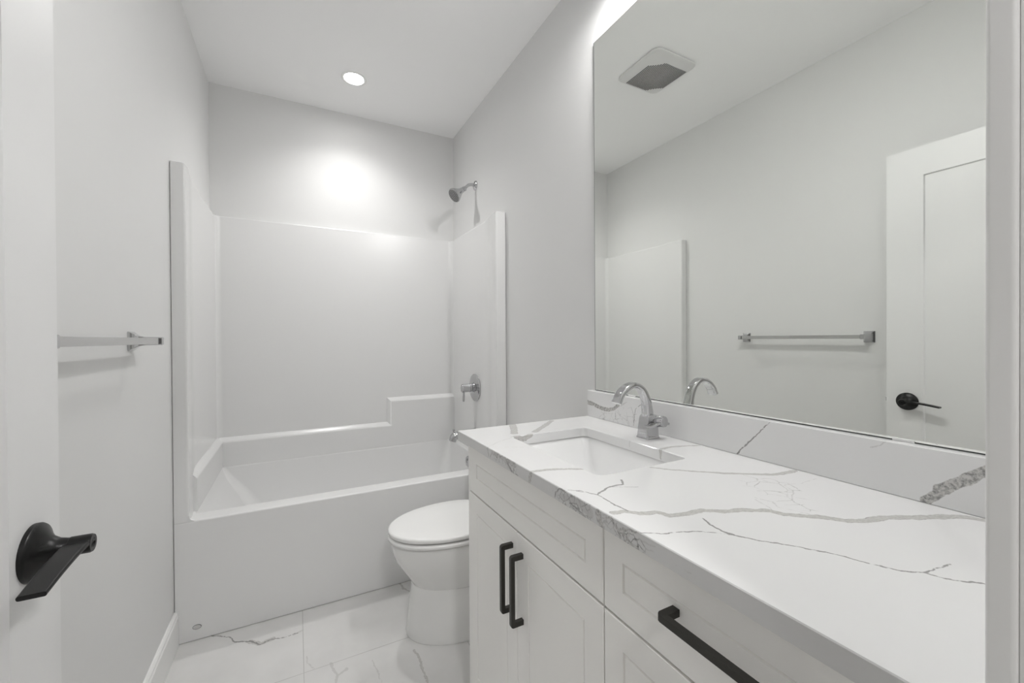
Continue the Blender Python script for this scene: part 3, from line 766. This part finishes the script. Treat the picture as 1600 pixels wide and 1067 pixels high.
# ================================================================== LAMPS
dl = thing('recessed_light', 'lit round recessed downlight in the ceiling over the tub', 'ceiling light', (LX, LY, CE))
bm = bmesh.new()
pr = [(.055, .010), (.0535, .0), (.056, -.003), (.066, -.004), (.070, -.0025), (.071, 0), (.064, .0003), (.0555, .0003)]
n = 56; loops = [[(LX+r_*math.cos(2*math.pi*i/n), LY+r_*math.sin(2*math.pi*i/n), CE+z) for i in range(n)] for r_, z in pr]
loft(bm, loops+[loops[0]], False, False)
obj('trim_ring', bm, M_TRIM, dl, ang=60)
bm = bmesh.new(); lathe(bm, [(.047, .016), (.050, .030), (.051, .034)], (LX, LY, CE), (0, 0, 1), 40, cap=False)
bmm = bmesh.new()
vs_ = [bmm.verts.new((LX+.0552*math.cos(2*math.pi*i/40), LY-.0552*math.sin(2*math.pi*i/40), CE+.008)) for i in range(40)]
bmm.faces.new(vs_); bm.free()
obj('lens', bmm, M_TUBL, dl, wn=False, keep=True)
ld = bpy.data.lights.new('downlight_beam', 'SPOT'); ld.energy = TUB_SPOT; ld.spot_size = math.radians(134); ld.spot_blend = 1.; ld.shadow_soft_size = .04
ld.color = (1, .99, .98)
lo = bpy.data.objects.new('downlight_beam', ld); COL.objects.link(lo); lo.parent = dl; lo.location = (0, 0, .0)
vl = thing('vanity_light', 'wall light with three bulbs above the mirror', 'wall light', (R, .82, 2.56))
obj('backplate', B(R-.022, .70, 2.55, R-.0005, .94, 2.64, .004), M_BLACK, vl)
obj('bar', B(R-.085, .55, 2.60, R-.065, 1.09, 2.615, .003), M_BLACK, vl)
obj('arm', B(R-.075, .81, 2.602, R-.02, .83, 2.613, .002), M_BLACK, vl)
for yy in (.58, .82, 1.06):
    bm = bmesh.new(); lathe(bm, [(.043, -.028), (.044, -.028), (.044, .018), (.020, .030), (.012, .040), (.010, .036), (.018, .026), (.042, .016)], (R-.075, yy, 2.565), (0, 0, 1), 32, cap=False)
    s_ = obj('shade', bm, M_SATIN, vl)
    bm = bmesh.new(); bmesh.ops.create_uvsphere(bm, u_segments=24, v_segments=14, radius=.021, matrix=Matrix.Translation((R-.075, yy, 2.540)))
    obj('bulb', bm, M_VANL, s_)
hl = thing('hall_light', 'round flush light on the hallway ceiling outside the doorway', 'ceiling light', (.1, -1.1, CE))
bm = bmesh.new(); lathe(bm, [(.16, 0), (.165, -.02), (.16, -.03)], (.1, -1.1, CE), (0, 0, 1), 40)
obj('rim', bm, M_TRIM, hl)
bm = bmesh.new(); lathe(bm, [(.155, -.03), (.15, -.05), (.10, -.065), (.0, -.07)], (.1, -1.1, CE), (0, 0, 1), 40)
obj('shade', bm, M_HALLL, hl)
